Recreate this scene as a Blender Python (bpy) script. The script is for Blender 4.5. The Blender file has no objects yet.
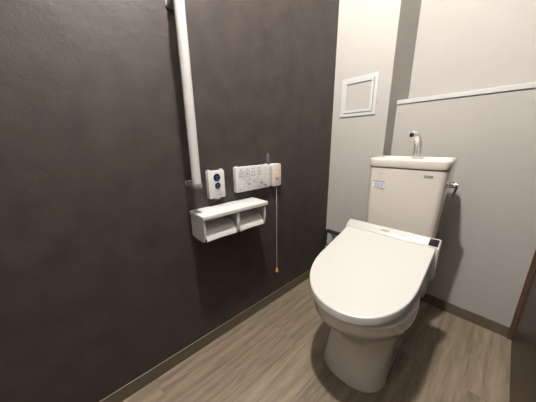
import bpy, bmesh, math, random
from mathutils import Vector, Matrix
random.seed(4)
S = bpy.context.scene
COL = S.collection
PI = math.pi
ROOMH = 2.42

# ------------------------------------------------------------------ materials
def mat(name, col, rough=0.5, metal=0.0, spec=0.5, coat=0.0, bump=None, var=None):
    m = bpy.data.materials.new(name); m.use_nodes = True
    nt = m.node_tree; b = nt.nodes['Principled BSDF']
    b.inputs['Base Color'].default_value = (*col, 1)
    b.inputs['Roughness'].default_value = rough
    b.inputs['Metallic'].default_value = metal
    b.inputs['Specular IOR Level'].default_value = spec
    b.inputs['Coat Weight'].default_value = coat
    b.inputs['Coat Roughness'].default_value = 0.08
    tc = nt.nodes.new('ShaderNodeTexCoord')
    if var:
        sc, amt = var
        n = nt.nodes.new('ShaderNodeTexNoise'); n.inputs['Scale'].default_value = sc; n.inputs['Detail'].default_value = 5
        nt.links.new(tc.outputs['Object'], n.inputs['Vector'])
        r = nt.nodes.new('ShaderNodeMapRange')
        r.inputs['From Min'].default_value = .3; r.inputs['From Max'].default_value = .7
        r.inputs['To Min'].default_value = 1-amt; r.inputs['To Max'].default_value = 1+amt
        nt.links.new(n.outputs['Fac'], r.inputs['Value'])
        mx = nt.nodes.new('ShaderNodeVectorMath'); mx.operation = 'SCALE'
        mx.inputs[0].default_value = col
        nt.links.new(r.outputs['Result'], mx.inputs['Scale'])
        nt.links.new(mx.outputs['Vector'], b.inputs['Base Color'])
    if bump:
        sc, st, dist = bump
        n = nt.nodes.new('ShaderNodeTexNoise'); n.inputs['Scale'].default_value = sc
        n.inputs['Detail'].default_value = 8; n.inputs['Roughness'].default_value = .65
        n.inputs['Distortion'].default_value = .8
        nt.links.new(tc.outputs['Object'], n.inputs['Vector'])
        bp = nt.nodes.new('ShaderNodeBump'); bp.inputs['Strength'].default_value = st; bp.inputs['Distance'].default_value = dist
        nt.links.new(n.outputs['Fac'], bp.inputs['Height'])
        nt.links.new(bp.outputs['Normal'], b.inputs['Normal'])
    return m

def wood_mat(name, light, dark, rough, grain_axis='Y', planks=True, plank=(0.90, 0.150), off=(0, 0)):
    m = bpy.data.materials.new(name); m.use_nodes = True
    nt = m.node_tree; L = nt.links; N = nt.nodes; b = N['Principled BSDF']
    b.inputs['Roughness'].default_value = rough
    tc = N.new('ShaderNodeTexCoord')
    # per-plank tone from a brick texture laid along y
    mp = N.new('ShaderNodeMapping'); mp.inputs['Rotation'].default_value = (0, 0, PI/2)
    mp.inputs['Location'].default_value = (off[0], off[1], 0)
    L.new(tc.outputs['Object'], mp.inputs['Vector'])
    br = N.new('ShaderNodeTexBrick'); br.inputs['Scale'].default_value = 1
    br.inputs['Brick Width'].default_value = plank[0]; br.inputs['Row Height'].default_value = plank[1]
    br.inputs['Mortar Size'].default_value = .0006; br.inputs['Mortar Smooth'].default_value = .2
    br.inputs['Color1'].default_value = (0, 0, 0, 1); br.inputs['Color2'].default_value = (1, 1, 1, 1)
    br.inputs['Mortar'].default_value = (0.2, 0.2, 0.2, 1)
    br.offset = .37; br.offset_frequency = 2
    L.new(mp.outputs['Vector'], br.inputs['Vector'])
    # grain coordinates, shifted per plank
    st = N.new('ShaderNodeMapping')
    st.inputs['Scale'].default_value = (1, .09, 1) if grain_axis == 'Y' else (1, 1, .07)
    L.new(tc.outputs['Object'], st.inputs['Vector'])
    add = N.new('ShaderNodeVectorMath'); add.operation = 'MULTIPLY_ADD'
    add.inputs[1].default_value = (3, 3, 3) if planks else (0, 0, 0)
    L.new(br.outputs['Color'], add.inputs[0]); L.new(st.outputs['Vector'], add.inputs[2])
    n1 = N.new('ShaderNodeTexNoise'); n1.inputs['Scale'].default_value = 34; n1.inputs['Detail'].default_value = 7
    n1.inputs['Roughness'].default_value = .62; n1.inputs['Distortion'].default_value = 1.2
    n2 = N.new('ShaderNodeTexNoise'); n2.inputs['Scale'].default_value = 170; n2.inputs['Detail'].default_value = 4
    n3 = N.new('ShaderNodeTexWave'); n3.inputs['Scale'].default_value = 7; n3.inputs['Distortion'].default_value = 9
    n3.inputs['Detail'].default_value = 3; n3.inputs['Detail Scale'].default_value = 1.4
    n3.bands_direction = 'X'
    for n in (n1, n2, n3): L.new(add.outputs['Vector'], n.inputs['Vector'])
    def math_(op, a, bb):
        x = N.new('ShaderNodeMath'); x.operation = op
        for i, v in enumerate((a, bb)):
            if isinstance(v, (int, float)): x.inputs[i].default_value = v
            else: L.new(v, x.inputs[i])
        return x.outputs[0]
    g = math_('ADD', math_('MULTIPLY', n1.outputs['Fac'], .75), math_('MULTIPLY', n2.outputs['Fac'], .35))
    g = math_('ADD', g, math_('MULTIPLY', n3.outputs['Fac'], .10))
    if planks:
        sp = N.new('ShaderNodeSeparateColor'); L.new(br.outputs['Color'], sp.inputs[0])
        g = math_('ADD', g, math_('MULTIPLY', math_('SUBTRACT', sp.outputs[0], .5), .17))
    rp = N.new('ShaderNodeValToRGB'); e = rp.color_ramp.elements
    e[0].position = .38; e[0].color = (*dark, 1); e[1].position = .80; e[1].color = (*light, 1)
    L.new(g, rp.inputs['Fac'])
    mx = N.new('ShaderNodeMix'); mx.data_type = 'RGBA'; mx.blend_type = 'MULTIPLY'
    L.new(rp.outputs['Color'], mx.inputs[6]); mx.inputs[7].default_value = (.72, .72, .72, 1)
    if planks: L.new(br.outputs['Fac'], mx.inputs[0])
    else: mx.inputs[0].default_value = 0
    L.new(mx.outputs[2], b.inputs['Base Color'])
    bp = N.new('ShaderNodeBump'); bp.inputs['Strength'].default_value = .25; bp.inputs['Distance'].default_value = .0008
    L.new(g, bp.inputs['Height']); L.new(bp.outputs['Normal'], b.inputs['Normal'])
    return m

M = {}
M['dark_wall'] = mat('dark textured wallpaper', (.0320, .0257, .0228), .52, spec=.42, bump=(48, .55, .0022), var=(12, .24))
M['pale_wall'] = mat('pale wallpaper', (.318, .305, .286), .75, spec=.25, bump=(35, .3, .0025), var=(20, .015))
M['ceiling'] = mat('ceiling paper', (0.2790, 0.2700, 0.2565), .85, bump=(60, .2, .001))
M['floor'] = wood_mat('oak vinyl floor', (.222, .180, .129), (.098, .076, .051), .48, off=(0.10, 0.0))
M['base'] = wood_mat('baseboard vinyl', (.105, .082, .058), (.075, .058, .040), .5, planks=False)
M['brown'] = wood_mat('brown wood', (.095, .055, .030), (.055, .031, .016), .38, grain_axis='Z', planks=False)
M['door'] = wood_mat('dark brown door', (.050, .031, .019), (.032, .019, .011), .4, grain_axis='Z', planks=False)
M['white_trim'] = mat('white painted trim', (.40, .395, .385), .35)
M['ceramic'] = mat('glazed ceramic', (.505, .468, .425), .12, coat=.4, var=(2, .008))
M['plastic_cream'] = mat('cream plastic', (0.4270, 0.4197, 0.4015), .28, var=(3, .006))
M['plastic_white'] = mat('white plastic', (.445, .442, .435), .32, var=(4, .006))
M['frame_white'] = mat('white access frame', (.40, .41, .41), .4, var=(4, .006))
M['chrome'] = mat('chrome', (.74, .74, .74), .13, metal=1, var=(5, .01))
M['faucet_chrome'] = mat('bright chrome', (.88, .88, .88), .24, metal=.8, var=(5, .01))
M['silver'] = mat('satin silver plastic', (.24, .233, .225), .38, metal=.5, var=(5, .02))
M['navy'] = mat('navy button', (.0035, .006, .034), .35, var=(20, .03))
M['black'] = mat('black plastic', (.012, .012, .013), .4, var=(20, .03))
M['display'] = mat('black display', (.004, .004, .005), .35, spec=.2, var=(20, .02))
M['grey_ink'] = mat('grey print', (.05, .05, .055), .6, var=(40, .02))
M['pale_ink'] = mat('pale print', (.13, .13, .145), .6, var=(40, .02))
M['blue_ink'] = mat('pale blue print', (.22, .33, .62), .5, var=(40, .02))
M['blue_film'] = mat('bluish white film', (0.5320, 0.5600, 0.6160), .3, var=(40, .01))
M['violet_ink'] = mat('violet grey print', (.22, .21, .34), .5, var=(40, .02))
M['orange'] = mat('orange plastic', (.62, .27, .05), .35, var=(20, .03))
M['label_paper'] = mat('label paper', (0.5040, 0.5040, 0.5180), .5, var=(40, .02))
M['cord'] = mat('grey white cord', (0.4500, 0.4350, 0.4200), .6, var=(60, .04))
M['grey_plate'] = mat('grey plate', (0.3150, 0.3225, 0.3225), .4, var=(20, .02))
M['tag_grey'] = mat('grey tag', (.24, .235, .225), .4, var=(20, .02))
M['metal_warm'] = mat('dull steel', (.35, .33, .31), .3, metal=1, var=(20, .02))
mc = bpy.data.materials.new('clear plastic'); mc.use_nodes = True
b = mc.node_tree.nodes['Principled BSDF']; b.inputs['Transmission Weight'].default_value = .85
b.inputs['Roughness'].default_value = .15; b.inputs['IOR'].default_value = 1.4
M['clear'] = mc

# ------------------------------------------------------------------ helpers
def obj(name, bm, m, parent=None, smooth=None, rec=True):
    if rec: bmesh.ops.recalc_face_normals(bm, faces=bm.faces)
    me = bpy.data.meshes.new(name); bm.to_mesh(me); bm.free()
    me.materials.append(M[m])
    if smooth is not None:
        me.polygons.foreach_set('use_smooth', [True]*len(me.polygons))
        me.set_sharp_from_angle(angle=math.radians(smooth))
    o = bpy.data.objects.new(name, me); COL.objects.link(o)
    if parent: o.parent = parent
    return o

def thing(name, label, cat, loc=(0, 0, 0), rotz=0):
    o = bpy.data.objects.new(name, None); COL.objects.link(o)
    o.empty_display_size = .05
    o.location = loc; o.rotation_euler = (0, 0, rotz)
    o['label'] = label; o['category'] = cat
    return o

def struct(name, bm, m, smooth=None):
    o = obj(name, bm, m, None, smooth); o['kind'] = 'structure'; return o

def box(bm, x0, x1, y0, y1, z0, z1, bev=0, seg=2):
    t = bmesh.new(); bmesh.ops.create_cube(t, size=1)
    for v in t.verts:
        v.co = Vector(((x0+x1)/2+v.co.x*(x1-x0), (y0+y1)/2+v.co.y*(y1-y0), (z0+z1)/2+v.co.z*(z1-z0)))
    if bev: bmesh.ops.bevel(t, geom=list(t.edges), offset=bev, segments=seg, profile=.5, affect='EDGES')
    merge(bm, t); return bm

def merge(bm, t, mtx=None):
    vm = {}
    for v in t.verts: vm[v] = bm.verts.new(mtx @ v.co if mtx else v.co)
    for f in t.faces:
        try: bm.faces.new([vm[v] for v in f.verts])
        except ValueError: pass
    t.free()

def loft(bm, rings, cap0=True, cap1=True):
    R = [[bm.verts.new(p) for p in r] for r in rings]
    n = len(R[0])
    for a, b2 in zip(R, R[1:]):
        for i in range(n): bm.faces.new([a[i], a[(i+1) % n], b2[(i+1) % n], b2[i]])
    if cap0: bm.faces.new(R[0][::-1])
    if cap1: bm.faces.new(R[-1])
    return R

def tube(bm, pts, rad, n=12, caps=True):
    pts = [Vector(p) for p in pts]
    if not isinstance(rad, (list, tuple)): rad = [rad]*len(pts)
    rings = []; up = None
    for i, p in enumerate(pts):
        d = (pts[min(i+1, len(pts)-1)]-pts[max(i-1, 0)]).normalized()
        if up is None: up = d.orthogonal().normalized()
        up = (up - d*up.dot(d)).normalized(); s = d.cross(up)
        r = rad[i]
        rings.append([p+(up*math.cos(2*PI*k/n)+s*math.sin(2*PI*k/n))*r for k in range(n)])
    loft(bm, rings, caps, caps); return bm

def rrect(cx, cy, hx, hy, r, z, n=6):
    r = min(r, hx*.999, hy*.999); out = []
    for (sx, sy, a0) in ((1, 1, 0), (-1, 1, 90), (-1, -1, 180), (1, -1, 270)):
        for k in range(n+1):
            a = math.radians(a0+90*k/n)
            out.append(Vector((cx+sx*(hx-r)+r*math.cos(a), cy+sy*(hy-r)+r*math.sin(a), z)))
    return out

def rr_face(bm, y0, y1, z0, z1, r, x0, x1, bev=.002):
    """rounded slab standing on the left wall (thickness along x)"""
    def ring(x, inset):
        p = rrect((y0+y1)/2, (z0+z1)/2, (y1-y0)/2-inset, (z1-z0)/2-inset, max(r-inset, .0005), 0)
        return [Vector((x, q.x, q.y)) for q in p]
    loft(bm, [ring(x0, 0), ring(x1-bev, 0), ring(x1-bev*.3, bev*.3), ring(x1, bev)]); return bm

def disc_x(bm, y, z, r, x0, x1, n=28):
    loft(bm, [[Vector((x, y+rr*math.cos(2*PI*k/n), z+rr*math.sin(2*PI*k/n))) for k in range(n)]
              for x, rr in ((x0, r), (x1-.0006, r), (x1, r-.0006))]); return bm

def text(name, s, size, m, parent, mtx, ext=.0002):
    c = bpy.data.curves.new(name, 'FONT'); c.body = s; c.size = size; c.extrude = ext
    c.align_x = 'CENTER'; c.align_y = 'CENTER'; c.offset = size*.035
    t = bpy.data.objects.new(name+'_tmp', c); COL.objects.link(t)
    dg = bpy.context.evaluated_depsgraph_get(); me = bpy.data.meshes.new_from_object(t.evaluated_get(dg))
    bpy.data.objects.remove(t)
    me.transform(mtx); me.materials.clear(); me.materials.append(M[m])
    o = bpy.data.objects.new(name, me); COL.objects.link(o); o.parent = parent; return o

# ------------------------------------------------------------------ the room
XR = 1.0
CH_X, CH_Y, UP_Y = .346, -.122, .175
FRONT = -2.05
T = .08
def bx(*a, **k): return box(bmesh.new(), *a, **k)
struct('floor', bx(-T, XR+.08, FRONT-1.3, .25, -.05, 0), 'floor')
struct('ceiling', bx(-T, XR+.12, FRONT-1.3, .30, ROOMH, ROOMH+.05), 'ceiling')
struct('wall_left', bx(-T, 0, FRONT-T, .25, 0, ROOMH), 'dark_wall')
struct('wall_chase', bx(0, CH_X, CH_Y, .25, 0, ROOMH), 'pale_wall')
struct('wall_back_lower', bx(CH_X, XR+.08, 0, .25, 0, 1.170), 'pale_wall')
struct('wall_back_upper', bx(CH_X, XR+.08, UP_Y, .25, 1.170, ROOMH), 'pale_wall')
bm = bmesh.new()
box(bm, 0, .16, FRONT-T, FRONT, 0, ROOMH); box(bm, .96, XR+.08, FRONT-T, FRONT, 0, ROOMH); box(bm, .16, .96, FRONT-T, FRONT, 2.04, ROOMH)
struct('wall_front', bm, 'pale_wall')
bm = bmesh.new()
box(bm, XR+.015, XR+.08, FRONT, -.97, 0, ROOMH)
box(bm, XR+.015, XR+.08, -.97, 0, 2.04, ROOMH)
box(bm, XR+.015, XR+.08, 0, UP_Y, 1.17, ROOMH)
struct('wall_right', bm, 'pale_wall')
struct('trim_1', bx(CH_X, XR+.015, -.006, UP_Y, 1.170, 1.192, bev=.0015), 'white_trim')
bm = bmesh.new()
box(bm, XR, XR+.03, -.012, 0, 0, 2.04, bev=.001)
struct('trim_2', bm, 'brown')
d = struct('door_1', bx(XR+.016, XR+.05, -.96, -.013, .004, 2.03, bev=.001), 'door')
bm = bmesh.new()
box(bm, XR+.002, XR+.014, -.90, -.87, 1.20, 1.36, bev=.003)
hd = obj('door_handle', bm, 'silver', d)
HB = .0604
bm = bmesh.new(); box(bm, 0, .006, FRONT, CH_Y-.006, 0, HB, bev=.0015)
struct('baseboard_left', bm, 'base')
bm = bmesh.new(); box(bm, CH_X+.006, XR, -.006, 0, 0, HB, bev=.0012)
struct('baseboard_back', bm, 'base')
bm = bmesh.new(); box(bm, 0, CH_X+.006, CH_Y-.006, CH_Y, 0, HB, bev=.0012)
box(bm, CH_X, CH_X+.006, CH_Y, -.006, 0, HB, bev=.0012)
struct('baseboard_chase', bm, 'base')

# ------------------------------------------------------------------ access panel on the chase
t = thing('access_panel', 'square white framed access panel on the pale wall left of the recess', 'access panel', (.168, CH_Y, 1.115))
def frame_bm(h, w, y0, y1, z0):
    b_ = bmesh.new()
    def ring(hh, y): return [Vector((sx*hh, y, z0+h+sz*hh)) for sx, sz in ((-1, -1), (1, -1), (1, 1), (-1, 1))]
    rr = [ring(h, y0), ring(h, y1+.001), ring(h-.001, y1), ring(h-w+.001, y1), ring(h-w, y1+.001), ring(h-w, y0), ]
    rr.append(rr[0])
    R_ = [[b_.verts.new(p) for p in r] for r in rr[:-1]]; R_.append(R_[0])
    for a, c in zip(R_, R_[1:]):
        for i in range(4): b_.faces.new([a[i], a[(i+1) % 4], c[(i+1) % 4], c[i]])
    return b_
obj('outer_frame', frame_bm(.110, .020, 0, -.006, 0), 'frame_white', t)
obj('inner_frame', frame_bm(.0885, .014, 0, -.010, .0215), 'frame_white', t)
obj('panel_board', bx(-.0745, .0745, -.005, -.0005, .0355, .1845), 'pale_wall', t)

# ------------------------------------------------------------------ grab bar
t = thing('grab_bar', 'long white vertical grab bar with silver end brackets on the dark wall', 'grab bar', (0, -1.137, .80))
BX = .073
bm = bmesh.new(); tube(bm, [(BX, 0, .021), (BX, 0, .606)], .0165, 28)
obj('bar', bm, 'plastic_white', t, 40)
def bracket(z0, up):
    b_ = bmesh.new()
    n = 20
    zs = (z0, z0+.003, z0+.017, z0+.020)
    rings = []
    for z, g in zip(zs, (-.0015, 0, 0, -.0015)):
        r = .0190+g; pts = []
        for k in range(n+1):
            a = -PI/2+PI*k/n; pts.append(Vector((BX+r*math.cos(a), r*math.sin(a), z)))
        for k in range(5):
            f = (k+1)/5; pts.append(Vector((BX*(1-f)+.004*f, .0125+g+(.019-.0125)*(1-f)**2, z)))
        for k in range(5):
            f = 1-k/5; pts.append(Vector((BX*(1-f)+.004*f, -(.0125+g+(.019-.0125)*(1-f)**2), z)))
        rings.append(pts)
    loft(b_, rings)
    return b_
for z0 in (.002, .602):
    k = obj('bracket', bracket(z0, 1), 'silver', t, 40)
    bm = bmesh.new()
    loft(bm, [[Vector((x, p.x, p.y)) for p in rrect(0, z0+.010, .016-i, .012-i, .005, 0)] for x, i in ((0, 0), (.004, 0), (.0055, .0015))])
    obj('wall_plate', bm, 'silver', k, 40)

# ------------------------------------------------------------------ flush switch with two navy buttons
t = thing('flush_switch', 'small white wall switch with two round navy buttons beside the grab bar', 'wall switch', (0, -1.024, .735))
bm = bmesh.new(); rr_face(bm, -.039, .039, 0, .118, .005, 0, .022)
box(bm, 0, .019, -.012, .014, -.006, .001, bev=.001)
obj('housing', bm, 'plastic_white', t, 40)
for y in (-.036, .024): obj('clip', bx(.002, .017, y, y+.012, .1175, .123, bev=.001), 'plastic_white', t)
for y, z, r in ((.001, .090, .0165), (.003, .0545, .0135)):
    k = obj('button', disc_x(bmesh.new(), y, z, r, .0215, .0235), 'navy', t, 40)
    bm = bmesh.new()
    for dz, w in ((.0035, .0065),):
        box(bm, .0234, .0237, y-w, y+w, z+dz-.0006, z+dz+.0006)
    box(bm, .0234, .0237, y-.0018, y+.0018, z-.0085, z-.0050)
    obj('button_marks', bm, 'blue_ink', k)
bm = bmesh.new(); box(bm, .0219, .0222, .006, .022, .014, .0155)
obj('printed_mark', bm, 'pale_ink', t)

# ------------------------------------------------------------------ large remote control
t = thing('remote_control', 'wide white toilet remote control panel with printed icons on the dark wall', 'remote control', (0, -.820, .741))
bm = bmesh.new(); rr_face(bm, -.106, .106, 0, .117, .004, 0, .022)
obj('housing', bm, 'plastic_white', t, 40)
for y in (-.098, .086): obj('clip', bx(.002, .016, y, y+.010, .1165, .121, bev=.001), 'plastic_white', t)
def pr(bm, y0, y1, z0, z1, w=.0011):     # outlined rectangle
    for a in ((y0, y1, z0, z0+w), (y0, y1, z1-w, z1), (y0, y0+w, z0, z1), (y1-w, y1, z0, z1)):
        box(bm, .0219, .0223, a[0], a[1], a[2], a[3])
def prr(bm, y, z, hy, hz): box(bm, .0219, .0223, y-hy, y+hy, z-hz, z+hz)
for i, y in enumerate((-.076, -.040, -.003, .032)):
    k = obj('icon_button', rr_face(bmesh.new(), y-.014, y+.014, .070, .100, .003, .0215, .0226, bev=.0004), 'plastic_white', t)
    bm = bmesh.new()
    if i < 2: pr(bm, y-.0135, y+.0135, .0705, .0995)
    else:
        for q in range(12):
            a = PI*q/11; prr(bm, y+.011*math.cos(a), .078-.006*math.sin(a), .0014, .0006)
        prr(bm, y, .089, .007, .0007)
    if i == 0: prr(bm, y, .083, .004, .0006)
    if i == 1: prr(bm, y, .084, .0035, .0035)
    for v in bm.verts: v.co.x += .0006
    obj('icon', bm, 'pale_ink', k)
for y in (-.076, -.040, -.003, .032):
    bm = bmesh.new(); prr(bm, y, .1055, .008, .0012); obj('printed_mark', bm, 'pale_ink', t)
for y, z, hy in ((-.060, .059, .010), (-.026, .060, .007), (-.028, .052, .010), (.028, .060, .007), (.020, .052, .009),
                 (-.030, .030, .008), (.048, .027, .007), (-.062, .020, .006), (-.035, .018, .010), (.030, .014, .012), (.072, .055, .004), (.073, .070, .004)):
    bm = bmesh.new(); prr(bm, y, z, hy, .0009); obj('printed_mark', bm, 'pale_ink', t)
for y in (-.045, .0, .045):
    bm = bmesh.new()
    c0 = [Vector((.0221, y+.0065*math.cos(2*PI*q/20), .044+.0065*math.sin(2*PI*q/20))) for q in range(21)]
    tube(bm, c0, .0006, 6); obj('printed_ring', bm, 'pale_ink', t)
for y, z in ((-.030, .034), (.050, .031), (.072, .016), (-.085, .012)):
    bm = bmesh.new(); prr(bm, y, z, .006, .0018); obj('printed_mark', bm, 'grey_ink', t)
for y in (-.030, .0, .018):
    obj('round_button', disc_x(bmesh.new(), y+.0, .044, .0042, .0215, .0228), 'plastic_white', t, 40)

# ------------------------------------------------------------------ emergency call with pull cord
t = thing('call_button', 'small rounded white call switch with orange square button and pull cord', 'call switch', (0, -.667, .738))
bm = bmesh.new(); rr_face(bm, -.033, .033, 0, .120, .011, 0, .026, bev=.004)
obj('housing', bm, 'plastic_cream', t, 40)
k = obj('push_button', rr_face(bmesh.new(), -.0150, .0150, .036, .070, .006, .0255, .0272, bev=.0008), 'orange', t, 40)
obj('button_centre', rr_face(bmesh.new(), -.0090, .0090, .043, .063, .003, .0268, .0280, bev=.0005), 'plastic_cream', k, 40)
bm = bmesh.new()
for z, w in ((.0885, .016), (.084, .014)): box(bm, .0259, .0262, -w, w, z-.0010, z+.0010)
obj('printed_mark', bm, 'orange', t)
bm = bmesh.new(); tube(bm, [(.016, .006, .004), (.0162, .0065, -.12), (.0155, .007, -.30), (.016, .0075, -.505)], .0016, 8)
obj('pull_cord', bm, 'cord', t, 60)
bm = bmesh.new(); tube(bm, [(.016, .0075, -.498), (.016, .0075, -.503), (.016, .0075, -.512), (.016, .0075, -.522), (.016, .0075, -.529), (.016, .0075, -.532)],
                       [.0025, .0035, .0062, .0092, .0098, .0065], 16)
obj('cord_knob', bm, 'orange', t, 50)

# clear plastic tab on the wall between the two
bm = bmesh.new()
rr_face(bm, -.009, .009, 0, .050, .003, 0, .0025, bev=.0006)
box(bm, .0022, .010, -.006, .006, .006, .0085, bev=.0008)
o = obj('plastic_tab', bm, 'clear', None, 40)
o.location = (0, -.708, .862)
o['label'] = 'tiny clear plastic tab on the dark wall just left of the call switch'; o['category'] = 'plastic tab'

# ------------------------------------------------------------------ double paper holder
t = thing('toilet_paper_holder', 'white double toilet paper holder with a flat shelf top under the remote', 'toilet paper holder', (0, -.983, .583))
W = .165
bm = bmesh.new(); box(bm, 0, .121, -W, W, .100, .117, bev=.0022, seg=3)
k = obj('shelf_top', bm, 'plastic_white', t, 40)
bm = bmesh.new(); box(bm, .018, .050, -.160, -.138, .1168, .1173)
obj('grey_tag', bm, 'tag_grey', k)
def side(y0, y1):
    b_ = bmesh.new()
    prof = [(0, .102), (.115, .102), (.114, .045), (.111, .020), (.103, .006), (.07, .004), (.03, .004), (0, .008)]
    loft(b_, [[Vector((x, y, z)) for x, z in prof] for y in (y0, y1)])
    bmesh.ops.bevel(b_, geom=[e for e in b_.edges], offset=.001, segments=1, affect='EDGES')
    return b_
obj('side_panel', side(-.162, -.154), 'plastic_white', t)
obj('side_panel', side(.146, .154), 'plastic_white', t)
obj('divider', side(-.009, .005), 'plastic_white', t)
obj('back_plate', bx(.0, .006, -.154, .146, .012, .100), 'plastic_white', t)
for y0, y1 in ((-.151, -.012), (.008, .143)):
    # curved paper flap hanging from a hinge inside each bay
    b_ = bmesh.new(); n = 12; rings = []
    prof = [(.070, .060), (.084, .052), (.097, .041), (.105, .029), (.110, .016), (.111, .008)]
    for j in range(n+1):
        y = y0+(y1-y0)*j/n; arch = .0025*math.sin(PI*j/n)
        pts = [Vector((x, y, z+(arch if i > 3 else 0))) for i, (x, z) in enumerate(prof)]
        pts += [Vector((x-.003, y, z+(arch if i < 2 else 0)-.001)) for i, (x, z) in enumerate(prof[::-1])]
        rings.append(pts)
    loft(b_, rings)
    obj('paper_flap', b_, 'plastic_white', t, 35)
    b_ = bmesh.new(); tube(b_, [(.055, y0+.001, .062), (.055, y1-.001, .062)], .006, 16)
    obj('roll_rod', b_, 'plastic_white', t, 40)

# ------------------------------------------------------------------ wall socket box on the chase, beside the lid
t = thing('wall_outlet', 'black framed grey socket with a thin wire low beside the toilet lid', 'wall outlet', (.030, CH_Y, .215))
bm = bmesh.new()
for a in ((-.012, .095, .108, .120), (-.012, -.002, 0, .120), (-.012, .095, 0, .010), (.085, .095, 0, .120)):
    box(bm, a[0], a[1], -.030, 0, a[2], a[3], bev=.001)
obj('frame', bm, 'black', t)
obj('face_plate', bx(-.002, .085, -.022, 0, .010, .108), 'grey_plate', t)
bm = bmesh.new(); box(bm, .046, .062, -.036, -.022, .082, .096, bev=.002)
obj('plug', bm, 'black', t)
bm = bmesh.new()
pts = [(.054, -.036, .090), (.050, -.050, .108), (.060, -.075, .128), (.095, -.110, .150), (.13, -.160, .160), (.155, -.215, .150)]
tube(bm, pts, .0018, 8)
obj('wire', bm, 'grey_ink', t, 60)
# ------------------------------------------------------------------ toilet
TO = thing('toilet', 'cream ceramic toilet with closed lid and hand washing tank against the pale wall', 'toilet', (.515, -.05, 0), math.radians(2.5))

def dring(yf, yb, hw, z, p=2.3, n=40, yc=None, rb=.05):
    """horizontal section: superelliptic nose towards -y, rounded square rear at yb"""
    yc = yc if yc is not None else yf+hw*1.35
    out = []
    for k in range(n+1):
        a = PI+PI*k/n
        c, s_ = math.cos(a), math.sin(a)
        out.append(Vector((hw*math.copysign(abs(c)**(2/p), c), yc+(yc-yf)*math.copysign(abs(s_)**(2/p), s_), z)))
    for k in range(7):
        a = PI/2*k/6; out.append(Vector((hw-rb+rb*math.cos(a), yb-rb+rb*math.sin(a), z)))
    for k in range(7):
        a = PI/2+PI/2*k/6; out.append(Vector((-hw+rb+rb*math.cos(a), yb-rb+rb*math.sin(a), z)))
    return out

def shift(r, dx): return [Vector((p.x+dx, p.y, p.z)) for p in r]
bm = bmesh.new()
DX = -.003
secs = [  # z, front, half width, p, distance from nose to the widest section
 (.000, -.750, .130, 2.3, .125), (.004, -.754, .134, 2.3, .125), (.03, -.750, .132, 2.3, .13), (.08, -.742, .131, 2.3, .15),
 (.14, -.735, .133, 2.25, .18), (.19, -.735, .138, 2.2, .22), (.235, -.745, .147, 2.15, .26), (.262, -.760, .155, 2.15, .28),
 (.284, -.783, .165, 2.1, .28), (.302, -.812, .175, 2.1, .27), (.316, -.835, .182, 2.1, .26), (.330, -.849, .187, 2.1, .25),
 (.398, -.866, .192, 2.1, .245), (.403, -.863, .189, 2.1, .245)]
rings = [shift(dring(f, -.10, w, z, p, yc=f+d_), DX) for z, f, w, p, d_ in secs]
# the rear of the bowl narrows towards the wall
for r in rings:
    for p in r:
        t_ = max(0, min(1, (p.y+.40)/.12)); p.x = DX+(p.x-DX)*(1-t_*(1-min(1, .125/max(.125, rings[0][0].x if False else abs(r[0].x-DX)))))
loft(bm, rings)
bowl = obj('bowl', bm, 'ceramic', TO, 45)
for sx in (-1, 1):
    bm = bmesh.new(); x = DX+sx*.119
    tube(bm, [(x, -.235, .030), (x+sx*.010, -.235, .030), (x+sx*.014, -.235, .030)], [.011, .011, .006], 18)
    obj('bolt_cap', bm, 'plastic_white', bowl, 40)
# side access cover seam
bm = bmesh.new()
box(bm, DX+.110, DX+.126, -.46, -.26, .05, .20, bev=.004)
obj('side_cover', bm, 'ceramic', bowl, 40)

# seat ring just under the lid
def zl(y): return .438+(y+.878)*.2493        # top plane of the lid
def lidring(dz, inset, yb=-.428, n=48):
    # outline measured at the lid's top edge
    out = []
    yf, yc, hw = -.880+inset, -.650, .186-inset
    for k in range(n+1):
        a = PI+PI*k/n; c, s_ = math.cos(a), math.sin(a)
        x = hw*math.copysign(abs(c)**(2/2.15), c); y = yc+(yc-yf)*math.copysign(abs(s_)**(2/2.15), s_)
        out.append(Vector((x, y, 0)))
    for k in range(1, 8):
        out.append(Vector((hw-.002*k/8, yc+(yb-yc)*k/8, 0)))
    out.append(Vector((hw-.002, yb, 0))); out.append(Vector((-(hw-.002), yb, 0)))
    for k in range(7, 0, -1):
        out.append(Vector((-(hw-.002*k/8), yc+(yb-yc)*k/8, 0)))
    for p in out: p.x -= .003*max(0, min(1, (-.5-p.y)/.2))
    for p in out: p.z = zl(p.y)+dz(p.y) if callable(dz) else zl(p.y)+dz
    return out
bm = bmesh.new()
def thick(y): return -(.030+.004*(y+.878)/.45)
loft(bm, [lidring(lambda y: thick(y), .004), lidring(lambda y: thick(y)+.003, .0), lidring(-.0045, .0), lidring(-.0018, .0008), lidring(-.0004, .0026), lidring(0, .006)])
obj('lid', bm, 'plastic_cream', TO, 50)
bm = bmesh.new()
def seatring(top, inset):
    r = lidring(0, inset, yb=-.45)
    for p in r: p.z = (.4035 + .03*max(0, (p.y+.62))/.2) if not top else zl(p.y)+thick(p.y)-.0022
    return r
loft(bm, [seatring(False, .016), seatring(False, .012), seatring(True, .010), seatring(True, .013)])
obj('seat', bm, 'plastic_cream', TO, 45)

# washlet body with the control strip on top
bm = bmesh.new()
prof = [(-.4275, .5455), (-.421, .5575), (-.385, .570), (-.379, .568), (-.377, .556), (-.395, .50), (-.402, .44), (-.402, .405),
        (-.43, .372), (-.45, .372), (-.56, .404), (-.595, .412), (-.60, .424), (-.60, .455), (-.50, .49), (-.4275, .510)]
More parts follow.
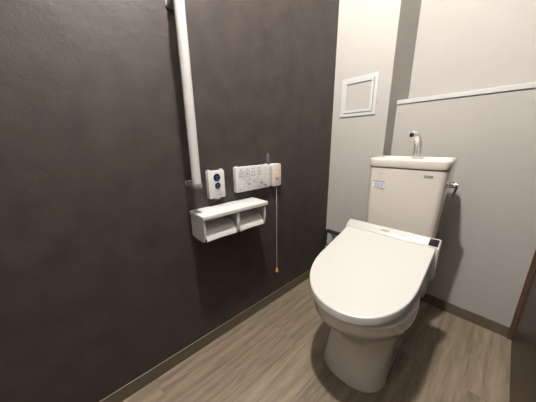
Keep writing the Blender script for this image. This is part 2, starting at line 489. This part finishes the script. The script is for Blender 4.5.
# the nose under the lid is split off as the side skirt below; body section:
xs = [(-.190, .007), (-.188, .003), (-.184, 0), (.184, 0), (.188, .003), (.190, .007)]
cy = sum(p[0] for p in prof)/len(prof); cz = sum(p[1] for p in prof)/len(prof)
def body_ring(x, g):
    return [Vector((x, y+(cy-y)*g*2.2, z+(cz-z)*g*2.2)) for y, z in prof]
# upper beam
beam = [(-.4275, .512), (-.4275, .5500), (-.425, .5555), (-.388, .5755), (-.380, .5755), (-.377, .569), (-.388, .512), (-.398, .43), (-.400, .41), (-.4275, .41)]
by = sum(p[0] for p in beam)/len(beam); bz = sum(p[1] for p in beam)/len(beam)
loft(bm, [[Vector((x, y+(by-y)*g, z+(bz-z)*g)) for y, z in beam] for x, g in ((-.192, .10), (-.1905, .04), (-.188, 0), (.190, 0), (.193, .04), (.1945, .10))])
unit = obj('washlet_body', bm, 'plastic_cream', TO, 40)
for sx in (-1, 1):
    bm = bmesh.new()
    pr_ = [(-.400, .345), (-.385, .52), (-.43, .53), (-.62, .455), (-.640, .430), (-.60, .412), (-.44, .332), (-.412, .332)]
    oy = sum(p[0] for p in pr_)/len(pr_); oz = sum(p[1] for p in pr_)/len(pr_)
    loft(bm, [[Vector((sx*x, y+(oy-y)*g, z+(oz-z)*g)) for y, z in pr_] for x, g in ((.145, .12), (.150, 0), (.172, 0), (.1765, .03), (.178, .08))])
    obj('side_skirt', bm, 'plastic_cream', unit, 40)
bm = bmesh.new(); box(bm, -.140, .145, -.40, -.318, .404, .50, bev=.012, seg=3)
obj('rear_housing', bm, 'plastic_cream', unit, 40)
# frame of the sloped strip
SA = Vector((0, -.425, .5555)); SB = Vector((0, -.388, .5755)); sd = (SB-SA).normalized(); sn = Vector((1, 0, 0)).cross(sd)
def strip_m(x, f, off=.0004):
    p = SA+(SB-SA)*f+sn*off; p.x = x
    return Matrix(((1, sd.x, sn.x, p.x), (0, sd.y, sn.y, p.y), (0, sd.z, sn.z, p.z), (0, 0, 0, 1)))
def strip_box(x0, x1, f0, f1, h=.0006):
    L_ = (SB-SA).length; b_ = bmesh.new(); t2 = bmesh.new(); box(t2, x0, x1, f0*L_, f1*L_, -.0003, h)
    merge(b_, t2, strip_m(0, 0, 0)); return b_
obj('display', strip_box(.157, .1885, .06, .97, .0012), 'display', unit)
ic = obj('icon_film', strip_box(.078, .155, .08, .92, .0004), 'blue_film', unit)
bm = bmesh.new()
for x in (.082, .096, .110, .124, .138):
    t2 = strip_box(x-.0025, x+.0025, .58, .74, .0008); merge(bm, t2)
for x in (.090, .106, .122):
    t2 = strip_box(x-.004, x+.004, .26, .34, .0008); merge(bm, t2)
obj('icon_marks', bm, 'blue_ink', unit)
text('brand_lettering', 'TOTO', .012, 'grey_ink', unit, strip_m(-.012, .5, .0003))

# tank
def tring(z, hw, yf, yb, r=.03, bow=.006):
    out = rrect(0, (yf+yb)/2, hw, (yb-yf)/2, r, z, 8)
    for p in out:
        if p.y < (yf+yb)/2: p.y -= bow*(1-(p.x/hw)**2)
    return out
bm = bmesh.new()
TF, TB, TX = -.308, -.092, .007
def tk(z, hw, df, r=.026):
    return shift(tring(z, hw, TF+df, TB, r), TX)
loft(bm, [tk(.400, .140, .03), tk(.41, .149, .012), tk(.52, .151, .004), tk(.70, .155, .001), tk(.842, .158, 0)])
tank = obj('tank', bm, 'ceramic', TO, 50)
bm = bmesh.new()
o_ = lambda z, g: shift(tring(z, .1625-g, TF-.005+g, TB+.004-g, .030), TX)
R2 = [o_(.8445, .004), o_(.846, .0015), o_(.850, 0), o_(.878, -.0015), o_(.8835, 0), o_(.887, .004), o_(.887, .008), o_(.884, .012)]
basin = lambda z, g: shift(tring(z, .1625-g, TF-.005+g, TB+.004-g*1.5, .030), TX)
R2 += [basin(.877, .018), basin(.867, .026), basin(.861, .045), basin(.857, .07)]
loft(bm, R2)
tl = obj('wash_basin', bm, 'ceramic', tank, 50)
bm = bmesh.new(); tube(bm, [(TX, -.20, .855), (TX, -.20, .8585)], .012, 20)
obj('basin_drain', bm, 'chrome', tank, 40)
# faucet
bm = bmesh.new()
FY = -.142
pts = [(.016, FY, .858), (.016, FY, .888), (.016, FY, .896), (.016, FY, .925), (.014, FY-.003, .955), (.010, FY-.014, .980), (.005, FY-.034, .995), (-.001, FY-.058, .997), (-.004, FY-.072, .991)]
tube(bm, pts, [.0195, .019, .0185, .0180, .0170, .0155, .0145, .0145, .0142], 24)
for v in bm.verts: v.co.x -= .003
fc = obj('faucet', bm, 'faucet_chrome', tank, 60)
bm = bmesh.new(); tube(bm, [(-.0060, FY-.0715, .9915), (-.0070, FY-.0750, .990)], .0095, 16)
obj('faucet_mouth', bm, 'black', tank, 40)
# flush lever
bm = bmesh.new()
tube(bm, [(.150, -.190, .772), (.164, -.190, .772), (.166, -.190, .772)], [.016, .016, .013], 22)
tube(bm, [(.166, -.190, .772), (.184, -.190, .773), (.190, -.190, .773), (.193, -.190, .773)], [.0135, .015, .0145, .010], 22)
t2 = bmesh.new(); rg = []
for z, x, hy, hx in ((.784, .190, .007, .004), (.776, .192, .012, .0055), (.760, .1905, .012, .005), (.742, .188, .011, .0045), (.726, .185, .011, .004), (.718, .184, .010, .003), (.716, .184, .007, .002)):
    rg.append(rrect(x, -.190-(.776-z)*.10, hx, hy, .003, z))
loft(t2, rg); merge(bm, t2)
obj('flush_lever', bm, 'chrome', tank, 50)
# sticker and lettering on the tank front
FR = Matrix(((1, 0, 0, 0), (0, 0, -1, 0), (0, 1, 0, 0), (0, 0, 0, 1)))
def front_y(x, z):
    f = (z-.70)/.142; return TF+.001*(1-f)-.006*(1-((x-TX)/(.155+.003*f))**2)
def fbox(x0, x1, z0, z1, h):
    b_ = bmesh.new(); n = 8
    def fy(x, o): return front_y(x, (z0+z1)/2)-o
    rs = []
    for i in range(n+1):
        x = x0+(x1-x0)*i/n
        rs.append([Vector((x, front_y(x, z0)-h, z0)), Vector((x, front_y(x, z1)-h, z1)), Vector((x, front_y(x, z1)+.0004, z1)), Vector((x, front_y(x, z0)+.0004, z0))])
    loft(b_, rs); return b_
stk = obj('sticker', fbox(-.126, -.066, .742, .777, .0006), 'label_paper', tank)
bm = fbox(-.125, -.066, .7725, .777, .0009)
for z, a, c in ((.766, -.112, -.068), (.760, -.116, -.070), (.754, -.112, -.066), (.748, -.116, -.078)):
    merge(bm, fbox(a, c, z-.0007, z+.0007, .0009))
for x in (-.110, -.098, -.082): merge(bm, fbox(x, x+.003, .750, .768, .0009))
obj('sticker_print', bm, 'violet_ink', tank)
obj('faint_print', fbox(-.106, -.084, .8145, .8160, .0004), 'pale_ink', tank)
text('tank_lettering', 'TOTO', .012, 'grey_ink', tank, Matrix.Translation((.101, front_y(.101, .816)-.0004, .816)) @ Matrix.Rotation(math.radians(3), 4, 'Z') @ FR)

# ------------------------------------------------------------------ lamps
LX, LY, LZ = .52, -1.15, 2.33
t = thing('ceiling_lamp', 'small round bulb lamp on a white base on the ceiling', 'lamp', (LX, LY, ROOMH))
bm = bmesh.new(); tube(bm, [(0, 0, 0), (0, 0, -.018), (0, 0, -.022)], [.05, .05, .044], 36)
obj('base', bm, 'white_trim', t, 40)
bm = bmesh.new(); tube(bm, [(0, 0, -.022), (0, 0, -.042), (0, 0, -.050), (0, 0, -.060)], [.021, .021, .018, .015], 28)
obj('socket', bm, 'white_trim', t, 40)
ml = bpy.data.materials.new('lamp glow'); ml.use_nodes = True
b = ml.node_tree.nodes['Principled BSDF']
b.inputs['Base Color'].default_value = (.8, .8, .8, 1)
b.inputs['Emission Color'].default_value = (1.0, .945, .88, 1); b.inputs['Emission Strength'].default_value = 4300
M['glow'] = ml
mh = ml.copy(); mh.name = 'added fill glow'; mh.node_tree.nodes['Principled BSDF'].inputs['Emission Strength'].default_value = 80  # emission for the added fill light behind the camera
M['fill_glow'] = mh
bm = bmesh.new(); bmesh.ops.create_uvsphere(bm, u_segments=24, v_segments=16, radius=.036)
for v in bm.verts: v.co.z += LZ-ROOMH
obj('bulb', bm, 'glow', t, 180)

t = thing('fill_lamp', 'added round fill light beyond the open doorway behind the camera', 'lamp', (.50, -2.75, ROOMH))  # unseen fill light, added to brighten the front of the bowl
bm = bmesh.new(); tube(bm, [(0, 0, 0), (0, 0, -.03), (0, 0, -.034)], [.12, .12, .11], 36)
obj('base', bm, 'white_trim', t, 40)
bm = bmesh.new(); tube(bm, [(0, 0, -.034), (0, 0, -.075), (0, 0, -.095), (0, 0, -.10)], [.105, .105, .08, .04], 36)
obj('diffuser', bm, 'fill_glow', t, 40)

w = bpy.data.worlds.new('world'); S.world = w; w.use_nodes = True
w.node_tree.nodes['Background'].inputs[0].default_value = (.5, .5, .5, 1)
w.node_tree.nodes['Background'].inputs[1].default_value = .02

# ------------------------------------------------------------------ camera
f, yaw, pitch, roll = 219.8587, .8349, .2598, -.0133
FQ = (219.8587, .8349, .2598, -.0133)
cyw, syw = math.cos(yaw), math.sin(yaw); cp, sp = math.cos(pitch), math.sin(pitch)
fw = Vector((-syw*cp, cyw*cp, -sp)); r0 = Vector((cyw, syw, 0)); u0 = r0.cross(fw)
c_, s_ = math.cos(roll), math.sin(roll)
r = r0*c_+u0*s_; u = u0*c_-r0*s_
cam = bpy.data.cameras.new('camera'); co = bpy.data.objects.new('camera', cam); COL.objects.link(co)
cam.sensor_width = 36; cam.lens = f/536*36; cam.clip_start = .01
m4 = Matrix(((r.x, u.x, -fw.x, .8587), (r.y, u.y, -fw.y, -1.4880), (r.z, u.z, -fw.z, .966), (0, 0, 0, 1)))
co.matrix_world = m4
S.camera = co
S.view_settings.view_transform = 'Standard'; S.view_settings.look = 'None'
S.view_settings.gamma = 1; S.view_settings.use_curve_mapping = False
S.view_settings.exposure = 0.0
